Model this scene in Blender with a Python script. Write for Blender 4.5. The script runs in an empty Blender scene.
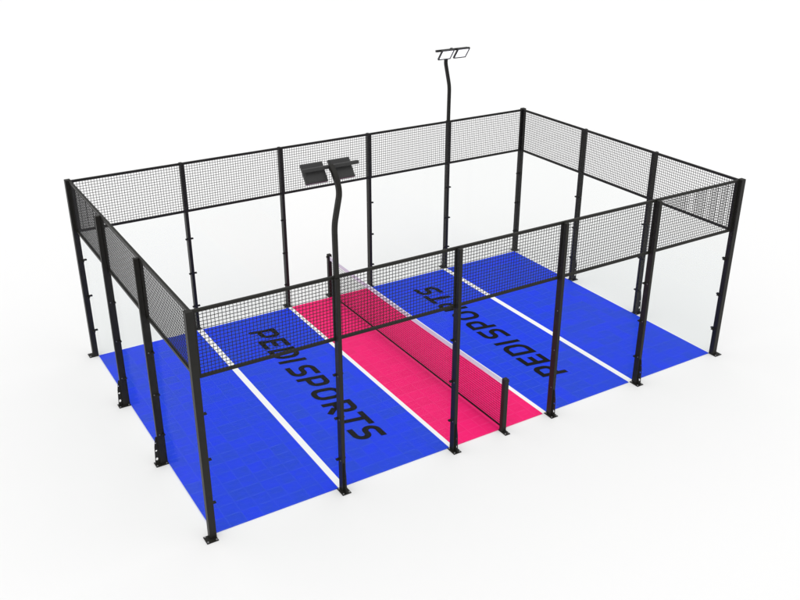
import bpy, bmesh, math
from mathutils import Matrix, Vector

scene = bpy.context.scene
col = scene.collection

# ------------------------------------------------------------------ camera
L, W = 10.0, 6.0            # playing surface, metres
H, HM = 3.47, 2.505         # post top, underside of the wire mesh
GZ = -0.014                 # ground level; the tile surface is z = 0
cd = bpy.data.cameras.new("camera")
cam = bpy.data.objects.new("camera", cd)
col.objects.link(cam)
cd.sensor_width = 36.0
cd.lens = 905.886 / 800 * 36
cd.clip_end = 2000
yaw, pitch, roll = 0.55279, -0.443708, 0.00178
fw = Vector((math.cos(pitch) * math.sin(yaw), math.cos(pitch) * math.cos(yaw), math.sin(pitch)))
r0 = Vector((math.cos(yaw), -math.sin(yaw), 0)); u0 = r0.cross(fw)
rt = math.cos(roll) * r0 + math.sin(roll) * u0
up = -math.sin(roll) * r0 + math.cos(roll) * u0
m = Matrix((rt, up, -fw)).transposed().to_4x4()
m.translation = Vector((-3.06649, -9.893104, 8.372828))
cam.matrix_world = m
scene.camera = cam

# ------------------------------------------------------------------ light: white studio
world = bpy.data.worlds.new("World"); scene.world = world
world.use_nodes = True
bg = world.node_tree.nodes["Background"]
bg.inputs[0].default_value = (1, 1, 1, 1)
bg.inputs[1].default_value = 0.52
sd = bpy.data.lights.new("studio_softbox", 'SUN')
sd.energy = 1.95; sd.angle = math.radians(120); sd.color = (1, 0.998, 0.994)
sun = bpy.data.objects.new("studio_softbox", sd); col.objects.link(sun)
sun.rotation_euler = Vector((0.06, 0.13, -0.97)).to_track_quat('-Z', 'Y').to_euler()
scene.view_settings.view_transform = 'Standard'
scene.view_settings.look = 'None'
scene.view_settings.exposure = -0.025
scene.view_settings.gamma = 1.0
try:
    scene.cycles.transparent_max_bounces = 32
    scene.cycles.max_bounces = 10
except Exception:
    pass

# ------------------------------------------------------------------ materials
def mat(name, base, rough=0.5, spec=0.5, metal=0.0):
    mm = bpy.data.materials.new(name); mm.use_nodes = True
    b = mm.node_tree.nodes["Principled BSDF"]
    b.inputs["Base Color"].default_value = (*base, 1)
    b.inputs["Roughness"].default_value = rough
    b.inputs["Specular IOR Level"].default_value = spec
    b.inputs["Metallic"].default_value = metal
    return mm

def vary(mm, lo, hi, scale, rough=None, bump=0.0):
    nt = mm.node_tree; b = nt.nodes["Principled BSDF"]
    tc = nt.nodes.new("ShaderNodeTexCoord")
    n = nt.nodes.new("ShaderNodeTexNoise"); n.inputs["Scale"].default_value = scale
    n.inputs["Detail"].default_value = 4
    nt.links.new(tc.outputs["Object"], n.inputs["Vector"])
    mx = nt.nodes.new("ShaderNodeMix"); mx.data_type = 'RGBA'
    mx.inputs[6].default_value = (*lo, 1); mx.inputs[7].default_value = (*hi, 1)
    nt.links.new(n.outputs[0], mx.inputs[0]); nt.links.new(mx.outputs[2], b.inputs["Base Color"])
    if rough:
        mr = nt.nodes.new("ShaderNodeMapRange")
        mr.inputs[3].default_value, mr.inputs[4].default_value = rough
        nt.links.new(n.outputs[0], mr.inputs[0]); nt.links.new(mr.outputs[0], b.inputs["Roughness"])
    if bump:
        bp = nt.nodes.new("ShaderNodeBump"); bp.inputs["Strength"].default_value = bump
        bp.inputs["Distance"].default_value = 0.002
        n2 = nt.nodes.new("ShaderNodeTexNoise"); n2.inputs["Scale"].default_value = 420
        nt.links.new(tc.outputs["Object"], n2.inputs["Vector"])
        nt.links.new(n2.outputs[0], bp.inputs["Height"]); nt.links.new(bp.outputs[0], b.inputs["Normal"])
    return mm

M_ground = mat("white_studio_ground", (0.905, 0.905, 0.905), 1.0, 0.0)
M_steel = vary(mat("black_powder_coat", (0.012, 0.012, 0.012), 0.42, 0.16),
               (0.0145, 0.0140, 0.0120), (0.022, 0.021, 0.0185), 9, (0.36, 0.5), 0.15)
M_wire = mat("black_wire", (0.022, 0.022, 0.021), 0.5, 0.2)
M_lamp = vary(mat("charcoal_lamp_housing", (0.02, 0.02, 0.02), 0.45, 0.3), (0.028, 0.028, 0.028), (0.036, 0.036, 0.036), 14)
M_bolt = mat("zinc_bolt", (0.42, 0.42, 0.43), 0.35, 0.5, 0.7)
M_screw = mat("dull_screw", (0.16, 0.16, 0.165), 0.4, 0.4)
M_line = mat("white_court_line", (0.97, 0.97, 0.97), 0.7, 0.2)
M_text = mat("black_floor_paint", (0.004, 0.004, 0.004), 0.7, 0.12)
M_net = mat("black_net_twine", (0.012, 0.010, 0.012), 0.8, 0.1)
M_band = vary(mat("white_net_tape", (0.88, 0.88, 0.92), 0.8, 0.1), (0.86, 0.86, 0.90), (0.92, 0.92, 0.95), 30)

def tile_mat(name, base, light, dark, seam):
    """interlocking 25 cm plastic sports tiles: faint checks, broken seams along x, fine ribs"""
    mm = mat(name, base, 0.55, 0.12)
    nt = mm.node_tree; b = nt.nodes["Principled BSDF"]; lk = nt.links.new; N = nt.nodes.new
    tc = N("ShaderNodeTexCoord"); vec = tc.outputs["Object"]
    def math_(op, a, bb=None, c=None):
        n = N("ShaderNodeMath"); n.operation = op
        for i, v in enumerate((a, bb, c)):
            if v is None: continue
            if isinstance(v, (int, float)): n.inputs[i].default_value = v
            else: lk(v, n.inputs[i])
        return n.outputs[0]
    def noise(scale, det, sc=(1, 1, 1), rough=0.6):
        mp = N("ShaderNodeMapping"); mp.inputs["Scale"].default_value = sc; lk(vec, mp.inputs["Vector"])
        n = N("ShaderNodeTexNoise"); n.inputs["Scale"].default_value = scale; n.inputs["Detail"].default_value = det
        n.inputs["Roughness"].default_value = rough; lk(mp.outputs[0], n.inputs["Vector"]); return n.outputs[0]
    def ramp(v, lo, hi, a=0.0, bb=1.0):
        n = N("ShaderNodeMapRange"); lk(v, n.inputs[0])
        for i, q in enumerate((lo, hi, a, bb)): n.inputs[i + 1].default_value = q
        return n.outputs[0]
    def mix(f, c1, c2):
        n = N("ShaderNodeMix"); n.data_type = 'RGBA'; lk(f, n.inputs[0])
        for i, c in ((6, c1), (7, c2)):
            if isinstance(c, tuple): n.inputs[i].default_value = (*c, 1)
            else: lk(c, n.inputs[i])
        return n.outputs[2]
    sep = N("ShaderNodeSeparateXYZ"); lk(vec, sep.inputs[0]); X, Y = sep.outputs[0], sep.outputs[1]
    # one value per tile
    fx = math_('FLOOR', math_('MULTIPLY', X, 4.0)); fy = math_('FLOOR', math_('MULTIPLY', Y, 4.0))
    cb = N("ShaderNodeCombineXYZ"); lk(fx, cb.inputs[0]); lk(fy, cb.inputs[1])
    wn = N("ShaderNodeTexWhiteNoise"); wn.noise_dimensions = '2D'; lk(cb.outputs[0], wn.inputs["Vector"])
    tone = math_('MULTIPLY', wn.outputs[0], 0.55)
    tone = math_('ADD', tone, ramp(noise(6.0, 4), 0.42, 0.70, 0.0, 0.35))
    c = mix(tone, base, dark)
    c = mix(ramp(noise(1.5, 5, (3.0, 14.0, 1)), 0.46, 0.74, 0.0, 0.22), c, light)
    # seams: tooth lines along x, showing in dashes; much weaker along y
    ly = math_('ABSOLUTE', math_('SUBTRACT', math_('FRACT', math_('MULTIPLY', Y, 4.0)), 0.5))
    lx = math_('ABSOLUTE', math_('SUBTRACT', math_('FRACT', math_('MULTIPLY', X, 4.0)), 0.5))
    my = ramp(ly, 0.445, 0.485); mx_ = ramp(lx, 0.46, 0.49)
    inner = ramp(lx, 0.44, 0.33)                       # each seam stops short of the tile corners
    dash = math_('MULTIPLY', inner, math_('ADD', math_('MULTIPLY', wn.outputs[0], 0.34), 0.12))
    ly2 = math_('ABSOLUTE', math_('SUBTRACT', math_('FRACT', math_('MULTIPLY', Y, 8.0)), 0.5))
    rib = math_('MULTIPLY', math_('MULTIPLY', ramp(ly2, 0.41, 0.47), ramp(lx, 0.28, 0.16)), 0.16)
    sm = math_('MAXIMUM', math_('MAXIMUM', math_('MULTIPLY', my, dash), math_('MULTIPLY', mx_, 0.26)), rib)
    c = mix(sm, c, seam)
    lk(c, b.inputs["Base Color"])
    wv = N("ShaderNodeTexWave"); wv.inputs["Scale"].default_value = 12; wv.bands_direction = 'Y'; lk(vec, wv.inputs["Vector"])
    h = math_('SUBTRACT', math_('MULTIPLY', wv.outputs["Fac"], 0.2), math_('MAXIMUM', my, mx_))
    bp = N("ShaderNodeBump"); bp.inputs["Strength"].default_value = 0.35; bp.inputs["Distance"].default_value = 0.003
    lk(h, bp.inputs["Height"]); lk(bp.outputs[0], b.inputs["Normal"])
    return mm

M_blue = tile_mat("blue_sports_tile", (0.010, 0.048, 0.88), (0.028, 0.090, 0.88), (0.014, 0.068, 0.60), (0.065, 0.145, 0.84))
M_pink = tile_mat("pink_sports_tile", (1.0, 0.011, 0.182), (1.0, 0.036, 0.245), (0.90, 0.010, 0.155), (1.0, 0.075, 0.30))

def glass_mat():
    mm = bpy.data.materials.new("tempered_glass"); mm.use_nodes = True
    nt = mm.node_tree; nt.nodes.clear()
    out = nt.nodes.new("ShaderNodeOutputMaterial")
    tr = nt.nodes.new("ShaderNodeBsdfTransparent"); tr.inputs[0].default_value = (0.9765, 0.9815, 0.980, 1)
    gl = nt.nodes.new("ShaderNodeBsdfGlossy"); gl.inputs["Roughness"].default_value = 0.02
    gl.inputs[0].default_value = (1, 1, 1, 1)
    lw = nt.nodes.new("ShaderNodeLayerWeight")          # same from both sides of the pane
    pw = nt.nodes.new("ShaderNodeMath"); pw.operation = 'POWER'; pw.inputs[1].default_value = 5
    nt.links.new(lw.outputs["Facing"], pw.inputs[0])
    fr = nt.nodes.new("ShaderNodeMath"); fr.operation = 'MULTIPLY_ADD'
    fr.inputs[1].default_value = 0.025; fr.inputs[2].default_value = 0.004
    nt.links.new(pw.outputs[0], fr.inputs[0])
    mx = nt.nodes.new("ShaderNodeMixShader")
    nt.links.new(fr.outputs[0], mx.inputs[0]); nt.links.new(tr.outputs[0], mx.inputs[1])
    nt.links.new(gl.outputs[0], mx.inputs[2]); nt.links.new(mx.outputs[0], out.inputs[0])
    return mm
M_glass = glass_mat()

M_lens = mat("lit_lamp_lens", (0.85, 0.85, 0.85), 0.4, 0.3)
b = M_lens.node_tree.nodes["Principled BSDF"]
b.inputs["Emission Color"].default_value = (1, 1, 1, 1); b.inputs["Emission Strength"].default_value = 0.9

# ------------------------------------------------------------------ mesh helpers
class MB:
    def __init__(self): self.v = []; self.f = []
    def add(self, vs, fs):
        o = len(self.v); self.v += [tuple(p) for p in vs]; self.f += [tuple(i + o for i in q) for q in fs]
        return self
    def box(self, x0, x1, y0, y1, z0, z1):
        vs = [(x, y, z) for z in (z0, z1) for y in (y0, y1) for x in (x0, x1)]
        return self.add(vs, [(0, 2, 3, 1), (4, 5, 7, 6), (0, 1, 5, 4), (2, 6, 7, 3), (0, 4, 6, 2), (1, 3, 7, 5)])
    def bar(self, a, b, r, n=4, ry=None):
        """prism of n sides between a and b"""
        a, b = Vector(a), Vector(b); d = (b - a).normalized()
        s = d.cross(Vector((0, 0, 1)))
        if s.length < 1e-4: s = d.cross(Vector((0, 1, 0)))
        s.normalize(); t = s.cross(d)
        vs = []
        for p in (a, b):
            for k in range(n):
                w = 2 * math.pi * k / n
                vs.append(p + s * (math.cos(w) * r) + t * (math.sin(w) * (ry or r)))
        fs = [(k, (k + 1) % n, n + (k + 1) % n, n + k) for k in range(n)] + [tuple(range(n))[::-1], tuple(range(n, 2 * n))]
        return self.add(vs, fs)
    def mesh(self, name, material, bevel=0.0, seg=2):
        me = bpy.data.meshes.new(name); me.from_pydata(self.v, [], self.f); me.update()
        bm = bmesh.new(); bm.from_mesh(me)
        bmesh.ops.recalc_face_normals(bm, faces=bm.faces)
        if bevel:
            bmesh.ops.bevel(bm, geom=[e for e in bm.edges if e.is_manifold and e.calc_face_angle(0) > 0.6],
                            offset=bevel, segments=seg, profile=0.5, affect='EDGES', clamp_overlap=True)
        bm.to_mesh(me); bm.free()
        me.materials.append(material)
        return me

def link(name, me, parent=None, loc=(0, 0, 0), rz=0.0):
    o = bpy.data.objects.new(name, me); col.objects.link(o)
    o.location = loc; o.rotation_euler = (0, 0, rz)
    if parent: o.parent = parent
    return o

def thing(o, label, category, group=None):
    o["label"] = label; o["category"] = category
    if group: o["group"] = group
    return o

def tube(points, hw, name, material):
    """square tube swept in the YZ plane through points (y, z), half width hw"""
    mb = MB(); n = len(points); P = [Vector((0, p[0], p[1])) for p in points]; rings = []
    for i, p in enumerate(P):
        d = ((P[min(i + 1, n - 1)] - p).normalized() + (p - P[max(i - 1, 0)]).normalized()).normalized()
        s = Vector((0, -d.z, d.y))
        c = 1.0 / max(0.6, d.dot((P[min(i + 1, n - 1)] - P[max(i - 1, 0)]).normalized()))
        e = 0.24 * hw
        ring = []
        for sx, sy in ((1, 1), (-1, 1), (-1, -1), (1, -1)):
            a = (sx * hw, sy * (hw - e)); bq = (sx * (hw - e), sy * hw)
            for q in ((a, bq) if sx * sy > 0 else (bq, a)):
                ring.append(p + Vector((q[0], 0, 0)) + s * q[1])
        rings.append(ring)
    k = len(rings[0]); vs = [q for r in rings for q in r]; fs = []
    for i in range(n - 1):
        for j in range(k):
            fs.append((i * k + j, i * k + (j + 1) % k, (i + 1) * k + (j + 1) % k, (i + 1) * k + j))
    fs += [tuple(range(k))[::-1], tuple(range((n - 1) * k, n * k))]
    return mb.add(vs, fs).mesh(name, material)

def smooth_path(pts, rad=0.12, n=6):
    out = [Vector(pts[0])]
    for i in range(1, len(pts) - 1):
        a, p, c = Vector(pts[i - 1]), Vector(pts[i]), Vector(pts[i + 1])
        r = min(rad, (p - a).length * 0.45, (c - p).length * 0.45)
        s = p + (a - p).normalized() * r; e = p + (c - p).normalized() * r
        for k in range(n + 1):
            t = k / n; out.append((1 - t) ** 2 * s + 2 * t * (1 - t) * p + t * t * e)
    out.append(Vector(pts[-1])); return out

# ------------------------------------------------------------------ ground
g = MB().add([(-300, -300, GZ), (300, -300, GZ), (300, 300, GZ), (-300, 300, GZ)], [(0, 1, 2, 3)])
ground = link("ground", g.mesh("ground", M_ground)); ground["kind"] = "structure"

# ------------------------------------------------------------------ court floor
floor = link("court_floor", MB().box(0, L, 0, W, GZ + 0.001, 0).mesh("court_floor", M_blue))
thing(floor, "blue sports tile court floor with a pink band across its middle", "court floor")
link("pink_zone", MB().box(4.045, 5.893, -0.0015, W + 0.0015, GZ + 0.002, 0.0025).mesh("pink_zone", M_pink), floor)
for x0, x1 in ((1.955, 2.065), (3.967, 4.045), (5.893, 5.974), (7.900, 8.010)):
    link("court_line", MB().box(x0, x1, -0.0015, W + 0.0015, GZ + 0.002, 0.0035).mesh("court_line", M_line), floor)

# lettering: strokes in (u along the word, v up the letter), slanted afterwards
CAP, SW = 0.52, 0.099
hw = SW / 2
def arc(cx, cy, rx, ry, a0, a1, n=9):
    return [(cx + rx * math.cos(math.radians(a0 + (a1 - a0) * k / n)), cy + ry * math.sin(math.radians(a0 + (a1 - a0) * k / n))) for k in range(n + 1)]
def stroke(mb, pts, closed=False):
    P = [Vector(p) for p in pts]; n = len(P); lft, rgt = [], []
    for i, p in enumerate(P):
        pr = P[i - 1] if (i or closed) else None
        nx = P[(i + 1) % n] if (i < n - 1 or closed) else None
        d1 = (p - pr).normalized() if pr is not None else (nx - p).normalized()
        d2 = (nx - p).normalized() if nx is not None else d1
        n1, n2 = Vector((-d1.y, d1.x)), Vector((-d2.y, d2.x))
        mm_ = (n1 + n2).normalized(); k = hw / max(0.35, mm_.dot(n1))
        lft.append(p + mm_ * k); rgt.append(p - mm_ * k)
    vs = lft + rgt; fs = []
    for i in range(n if closed else n - 1):
        j = (i + 1) % n; fs.append((n + i, n + j, j, i))
    mb.add([(p.x, p.y, 0) for p in vs], fs)
T = CAP - hw; B = hw
def letter(mb, c, x, w):
    l, r = x + hw, x + w - hw; mid = CAP * 0.5
    s = MB()
    if c in 'PR':
        y = CAP * (0.36 if c == 'P' else 0.40); q = 0.10
        stroke(s, [(l, 0), (l, T)] + arc(r - q, T - q, q, q, 90, 0, 7) + arc(r - q, y + q, q, q, 0, -90, 7) + [(l + hw, y)])
        if c == 'R': stroke(s, [(l + w * 0.36, y - hw), (r + 0.02, 0)])
    elif c == 'E':
        stroke(s, [(x + w, T), (l, T), (l, B), (x + w, B)]); stroke(s, [(l + hw, mid), (x + w - 0.05, mid)])
    elif c == 'D':
        q = 0.15; stroke(s, [(l, B), (l, T)] + arc(r - q, T - q, q, q, 90, 0) + arc(r - q, B + q, q, q, 0, -90), True)
    elif c == 'I': stroke(s, [(l, 0), (l, CAP)])
    elif c == 'O':
        q = 0.13; pts = []
        for cx, cy, a in ((r - q, T - q, 90), (r - q, B + q, 0), (l + q, B + q, -90), (l + q, T - q, -180)):
            pts += arc(cx, cy, q, q, a, a - 90, 8)
        stroke(s, pts, True)
    elif c == 'T':
        stroke(s, [(x, T), (x + w, T)]); stroke(s, [(x + w / 2, T - hw), (x + w / 2, 0)])
    elif c == 'S':
        q = (T - mid) / 2
        stroke(s, [(x + w, T), (l + q, T)] + arc(l + q, T - q, q, q, 90, 270, 12)[1:] + arc(r - q, B + q, q, q, 90, -90, 12) + [(x, B)])
    mb.add(s.v, s.f)
def lettering():
    mb = MB()
    for c, x, w in (('P', 0.0, .375), ('E', .475, .345), ('D', .905, .42), ('I', 1.41, SW), ('S', 1.70, .385),
                    ('P', 2.175, .365), ('O', 2.655, .395), ('R', 3.17, .385), ('T', 3.625, .425), ('S', 4.095, .36)):
        letter(mb, c, x, w)
    mb.v = [(y_, -(x_ + 0.173 * y_), z_) for x_, y_, z_ in mb.v]     # slant; word runs towards -y, tops face +x
    return mb.mesh("lettering", M_text)
me_text = lettering()
link("lettering", me_text, floor, (2.790, 5.38, 0.004))
link("lettering", me_text, floor, (7.210, 6.225 - 5.38, 0.004), math.pi)

# ------------------------------------------------------------------ fence parts (local frame: fence runs along x, outside is -y)
ZC = (0.53, 1.24, 1.96)
pm = MB()     # hollow-section post, notched above so that the mesh panels sit in front of it
pm.add([(x, y, z) for x in (-.03, .03) for y, z in ((-.12, GZ), (-.004, GZ), (-.004, HM - .004), (-.043, HM - .004), (-.043, H - .012), (-.12, H - .012))],
       [(0, 1, 2, 3, 4, 5), (11, 10, 9, 8, 7, 6)] + [(k, 6 + k, 6 + (k + 1) % 6, (k + 1) % 6) for k in range(6)])
me_post = pm.mesh("post", M_steel, 0.005)
me_corner = MB().box(-.1, 0, -.1, 0, GZ, H + .012).mesh("corner_post", M_steel, 0.008)
me_plate = MB().box(-.072, .072, -.2, -.002, GZ, GZ + .013).mesh("base_plate", M_steel, 0.002, 1)
me_cplate = MB().box(-.17, -.001, -.17, -.001, GZ, GZ + .013).mesh("base_plate", M_steel, 0.002, 1)

def bolt_mesh():
    mb = MB(); mb.bar((0, 0, 0), (0, 0, .004), .0125, 16); mb.bar((0, 0, .004), (0, 0, .013), .009, 6); return mb.mesh("bolt", M_bolt)
me_bolt = bolt_mesh()

def clip_mesh(reach0, reach1, yo):
    """glass clamp: a bar across the post on the glass plane, with a screw through the post"""
    mb = MB()
    mb.box(-reach0, reach1, -.043 + yo, -.030 + yo, -.013, .013)
    mb.box(-reach0, reach1, -.0125 + yo, -.002 + yo, -.013, .013)
    if reach0 > .04: mb.box(-reach0 + .0, -reach0 + .026, -.030 + yo, -.0125 + yo, -.011, .011)
    if reach1 > .04: mb.box(reach1 - .026, reach1, -.030 + yo, -.0125 + yo, -.011, .011)
    return mb
def clip(l, r):
    mb = clip_mesh(.076 if l else .03, .076 if r else .03, 0.0)
    me = mb.mesh("glass_clip", M_steel, 0.002, 1); return me
me_clip = {(l, r): clip(l, r) for l in (0, 1) for r in (0, 1)}
def corner_clip():
    mb = MB(); mb.box(0.0, .058, -.043, -.030, -.013, .013); mb.box(0.0, .058, -.0125, -.002, -.013, .013)
    mb.box(.0, .03, -.030, -.0125, -.011, .011)
    return mb.mesh("glass_clip", M_steel, 0.002, 1)
me_cclip = corner_clip()
me_screw = MB().bar((0, -.006, 0), (0, .002, 0), .009, 12).mesh("screw", M_screw)

def gusset_mesh():
    """tapered stiffener plate in the YZ plane with three holes"""
    z0, z1, th = GZ + .013, 0.49, .006
    yi = -.119
    def yo(z): return -.192 + (z - z0) / (z1 - z0) * .026
    secs = [(z0, z0 + .165, .095, .019, .028), (z0 + .165, z0 + .315, .245, .016, .017), (z0 + .315, z1, .385, .010, .011)]
    mb = MB()
    for a, bz, zc, ry, rz in secs:
        cor = [(yi, a), (yo(a), a), (yo(bz) + (.02 if bz == z1 else 0), bz), (yi, bz)]
        cy = (yi + yo(zc)) / 2 - .006; c = Vector((cy, zc + z0 * 0))
        angs = sorted([2 * math.pi * k / 20 for k in range(20)] + [math.atan2(q[1] - c.y, q[0] - c.x) % (2 * math.pi) for q in cor])
        outp, inp = [], []
        for t in angs:
            d = Vector((math.cos(t), math.sin(t))); best = 9
            for i in range(4):
                p, q = Vector(cor[i]), Vector(cor[(i + 1) % 4]); e = q - p
                den = d.x * e.y - d.y * e.x
                if abs(den) < 1e-9: continue
                s_ = ((p.x - c.x) * e.y - (p.y - c.y) * e.x) / den
                u_ = ((p.x - c.x) * d.y - (p.y - c.y) * d.x) / den
                if s_ > 0 and -1e-6 <= u_ <= 1 + 1e-6: best = min(best, s_)
            outp.append(c + d * best); inp.append(c + Vector((d.x * ry, d.y * rz)))
        n = len(angs)
        vs = [(x, p.x, p.y) for x in (-th, th) for ring in (outp, inp) for p in ring]
        fs = []
        for i in range(n):
            j = (i + 1) % n
            fs += [(i, j, n + j, n + i), (2 * n + i, 3 * n + i, 3 * n + j, 2 * n + j), (n + i, n + j, 3 * n + j, 3 * n + i)]
            if abs(outp[i].y - outp[j].y) > 1e-6 or abs(outp[i].y - z1) < 1e-5:
                fs.append((i, 2 * n + i, 2 * n + j, j))
        mb.add(vs, fs)
    return mb.mesh("gusset_plate", M_steel)
me_gus = gusset_mesh()

def wire_mesh(w):
    """welded wire grid filling a frame, w long, between HM and H"""
    mb = MB(); p = 0.0505; r = 0.0042; z0, z1 = HM + .036, H - .036
    n = max(2, round((w - .08) / p)); x0, x1 = .04, w - .04
    for k in range(1, n):
        x = x0 + (x1 - x0) * k / n; mb.bar((x, -.024, z0), (x, -.024, z1), r, 6)
    q = round((z1 - z0) / p)
    for k in range(1, q):
        z = z0 + (z1 - z0) * k / q; mb.bar((x0, -.0175, z), (x1, -.0175, z), r, 6)
    return mb.mesh("wire_mesh", M_wire)
def frame_mesh(w):
    mb = MB(); t = .04
    mb.box(0.001, w - 0.001, -.04, -.001, H - t, H); mb.box(0.001, w - 0.001, -.04, -.001, HM, HM + t)
    mb.box(0.001, t + .001, -.0395, -.0015, HM + t, H - t); mb.box(w - t - .001, w - 0.001, -.0395, -.0015, HM + t, H - t)
    return mb.mesh("panel_frame", M_steel)
def glass_mesh(w, g0, g1):
    return MB().box(g0, w - g1, -.0285, -.014, .006, HM - .012).mesh("glass_panel", M_glass)
WIRE, FRAME, GLASS = wire_mesh(2.0), frame_mesh(2.0), {}

def fence(name, loc, rz, length, nb, corners, open_bay, label):
    """nb bays of 2 m; corners: this side owns its two corner posts"""
    root = thing(link(name, None, None, loc, rz), label, "fence", "four sides of the court cage")
    for i in range(nb + 1):
        end = i in (0, nb); x = i * length / nb
        if end and not corners: continue
        if end:
            po = link("post", me_corner, root, (x, 0, 0), 0 if i == 0 else math.pi / 2)
            # the right-hand corner post is the same square post turned a quarter
            link("base_plate", me_cplate, po)
            for bx, by in ((-.148, -.148), (-.148, -.024), (-.024, -.148)):
                link("bolt", me_bolt, po, (bx, by, GZ + .013))
            for z in ZC:
                c = link("glass_clip", me_cclip, po, (0, 0, z))
                c2 = link("glass_clip", me_cclip, po, (0, 0, z), math.pi / 2)
                c2.scale = (1, -1, 1)
            continue
        po = link("post", me_post, root, (x, 0, 0))
        link("base_plate", me_plate, po); link("gusset_plate", me_gus, po)
        for bx in (-.05, .05):
            for by in (-.178, -.03):
                link("bolt", me_bolt, po, (bx, by, GZ + .013))
        l, r = int(i - 1 != open_bay), int(i != open_bay)
        for z in ZC:
            link("glass_clip", me_clip[(l, r)], po, (0, 0, z))
            link("screw", me_screw, po, (.03, -.08, z), math.pi / 2)
            link("screw", me_screw, po, (-.03, -.08, z), -math.pi / 2)
    for i in range(nb):
        x = i * length / nb
        mp = link("wire_mesh", WIRE, root, (x, 0, 0)); link("panel_frame", FRAME, mp)
        if i != open_bay:
            key = (.03 if i == 0 else .055, .03 if i == nb - 1 else .055)
            if key not in GLASS: GLASS[key] = glass_mesh(2.0, *key)
            link("glass_panel", GLASS[key], root, (x, 0, 0))
    return root

fence("cage_fence", (0, 0, 0), 0, L, 5, True, 2,
      "front long side of the black cage, below the floodlight seen from behind")
fence("cage_fence", (L, W, 0), math.pi, L, 5, True, 2,
      "rear long side of the black cage, below the floodlight with white lenses showing")
fence("cage_fence", (0, W, 0), -math.pi / 2, W, 3, False, -1,
      "short left end of the black cage, three bays of mesh above glass")
fence("cage_fence", (L, 0, 0), math.pi / 2, W, 3, False, -1,
      "short right end of the black cage, three bays of mesh above glass")

# ------------------------------------------------------------------ net
net = thing(link("court_net", None, None, (5, 0, 0)), "black court net with white top tape across the pink zone", "net")
NH = 0.985
me_np = MB().box(-.042, .042, -.098, -.012, GZ, NH).mesh("net_post", M_steel, 0.010, 3)
me_npl = MB().box(-.05, .05, -.2, -.004, GZ, GZ + .013).mesh("base_plate", M_steel, 0.002, 1)
kb = MB(); kb.bar((.042, -.055, 0), (.062, -.055, 0), .026, 16); me_knob = kb.mesh("tension_knob", M_steel)
for y, rz in ((0, 0), (W, math.pi)):
    np_ = link("net_post", me_np, net, (0, y, 0), rz)
    link("base_plate", me_npl, np_)
    link("tension_knob", me_knob, np_, (0, 0, NH - .055))
    for bx in (-.033, .033): link("bolt", me_bolt, np_, (bx, -.172, GZ + .013))
def top_z(y): return 0.945 - 0.03 * (1 - ((y - 3) / 3) ** 2)
NB = 0.062
ny = 132
mb = MB()
for k in range(1, ny):
    y = W * k / ny; mb.bar((0, y, NB), (0, y, top_z(y) - .085), .0018, 4)
rows = 18
for q in range(1, rows):
    t = q / rows; prev = None
    for k in range(0, 13):
        y = W * k / 12; zt = top_z(y) - .085
        p = (0.0045, y, NB + (zt - NB) * t)
        if prev: mb.bar(prev, p, .0038, 4)
        prev = p
link("net_mesh", mb.mesh("net_mesh", M_net), net)
mb = MB(); vs = []; n = 24
for k in range(n + 1):
    y = -.012 + (W + .024) * k / n; z = top_z(y)
    vs += [(-.008, y, z - .09), (-.009, y, z - .004), (0, y, z), (.009, y, z - .004), (.008, y, z - .09)]
fs = []
for k in range(n):
    for j in range(5): fs.append((k * 5 + j, k * 5 + (j + 1) % 5, k * 5 + 5 + (j + 1) % 5, k * 5 + 5 + j))
fs += [(0, 1, 2, 3, 4), tuple(n * 5 + j for j in (4, 3, 2, 1, 0))]
link("top_tape", mb.add(vs, fs).mesh("top_tape", M_band), net)
link("bottom_cord", MB().bar((0, -.012, NB - .004), (0, W + .012, NB - .004), .013, 8, .016).mesh("bottom_cord", M_net), net)

# ------------------------------------------------------------------ floodlights (local: stands at post, outside is -y)
PATH = smooth_path([(-.064, H - .012), (-.055, 4.20), (-.228, 4.70), (-.145, 4.885), (-.002, 4.985)], 0.11, 6)
me_pole = tube(PATH, .032, "pole", M_steel)
me_cross = MB().box(-.40, .40, -.022, .022, 4.955, 4.998).mesh("crossbar", M_lamp, 0.004)
def head_mesh():
    """flat housing in its own frame: x along the bar, y down the slope, z out of the lit face"""
    mb = MB(); w, h = .153, .135
    vs = []
    for hx, hy, z in ((w - .02, h - .02, -.034), (w, h, -.014), (w, h, .022), (w - .022, h - .022, .022), (w - .022, h - .022, .013)):
        vs += [(-hx, -hy, z), (hx, -hy, z), (hx, hy, z), (-hx, hy, z)]
    fs = [(3, 2, 1, 0)]
    for k in range(4):
        for j in range(4): fs.append((k * 4 + j, k * 4 + (j + 1) % 4, k * 4 + 4 + (j + 1) % 4, k * 4 + 4 + j))
    fs.append((16, 17, 18, 19))
    mb.add(vs, fs)
    return mb.mesh("lamp_head", M_lamp)
me_head = head_mesh()
me_lens = MB().box(-.128, .128, -.110, .110, .0132, .0150).mesh("lens", M_lens)
me_brk = MB().box(-.012, .012, -.06, -.03, -.075, -.028).mesh("bracket", M_lamp)
def floodlight(loc, rz, label):
    root = thing(link("floodlight", None, None, (*loc, 0), rz), label, "floodlight", "floodlights on the long sides")
    link("pole", me_pole, root); link("crossbar", me_cross, root)
    for x in (-.205, .185):
        h = link("lamp_head", me_head, root, (x, .062, 4.905))
        # slope direction (0,-.6,-.8); lit face looks towards the court and down (0,.8,-.6)
        h.rotation_euler = Matrix(((1, 0, 0), (0, -.6, .8), (0, -.8, -.6))).to_euler()
        link("lens", me_lens, h); link("bracket", me_brk, h)
    return root
floodlight((2, 0), 0, "floodlight on the front long side, dark backs of its two lamps towards the viewer")
floodlight((8, W), math.pi, "floodlight on the rear long side with both white lenses showing")
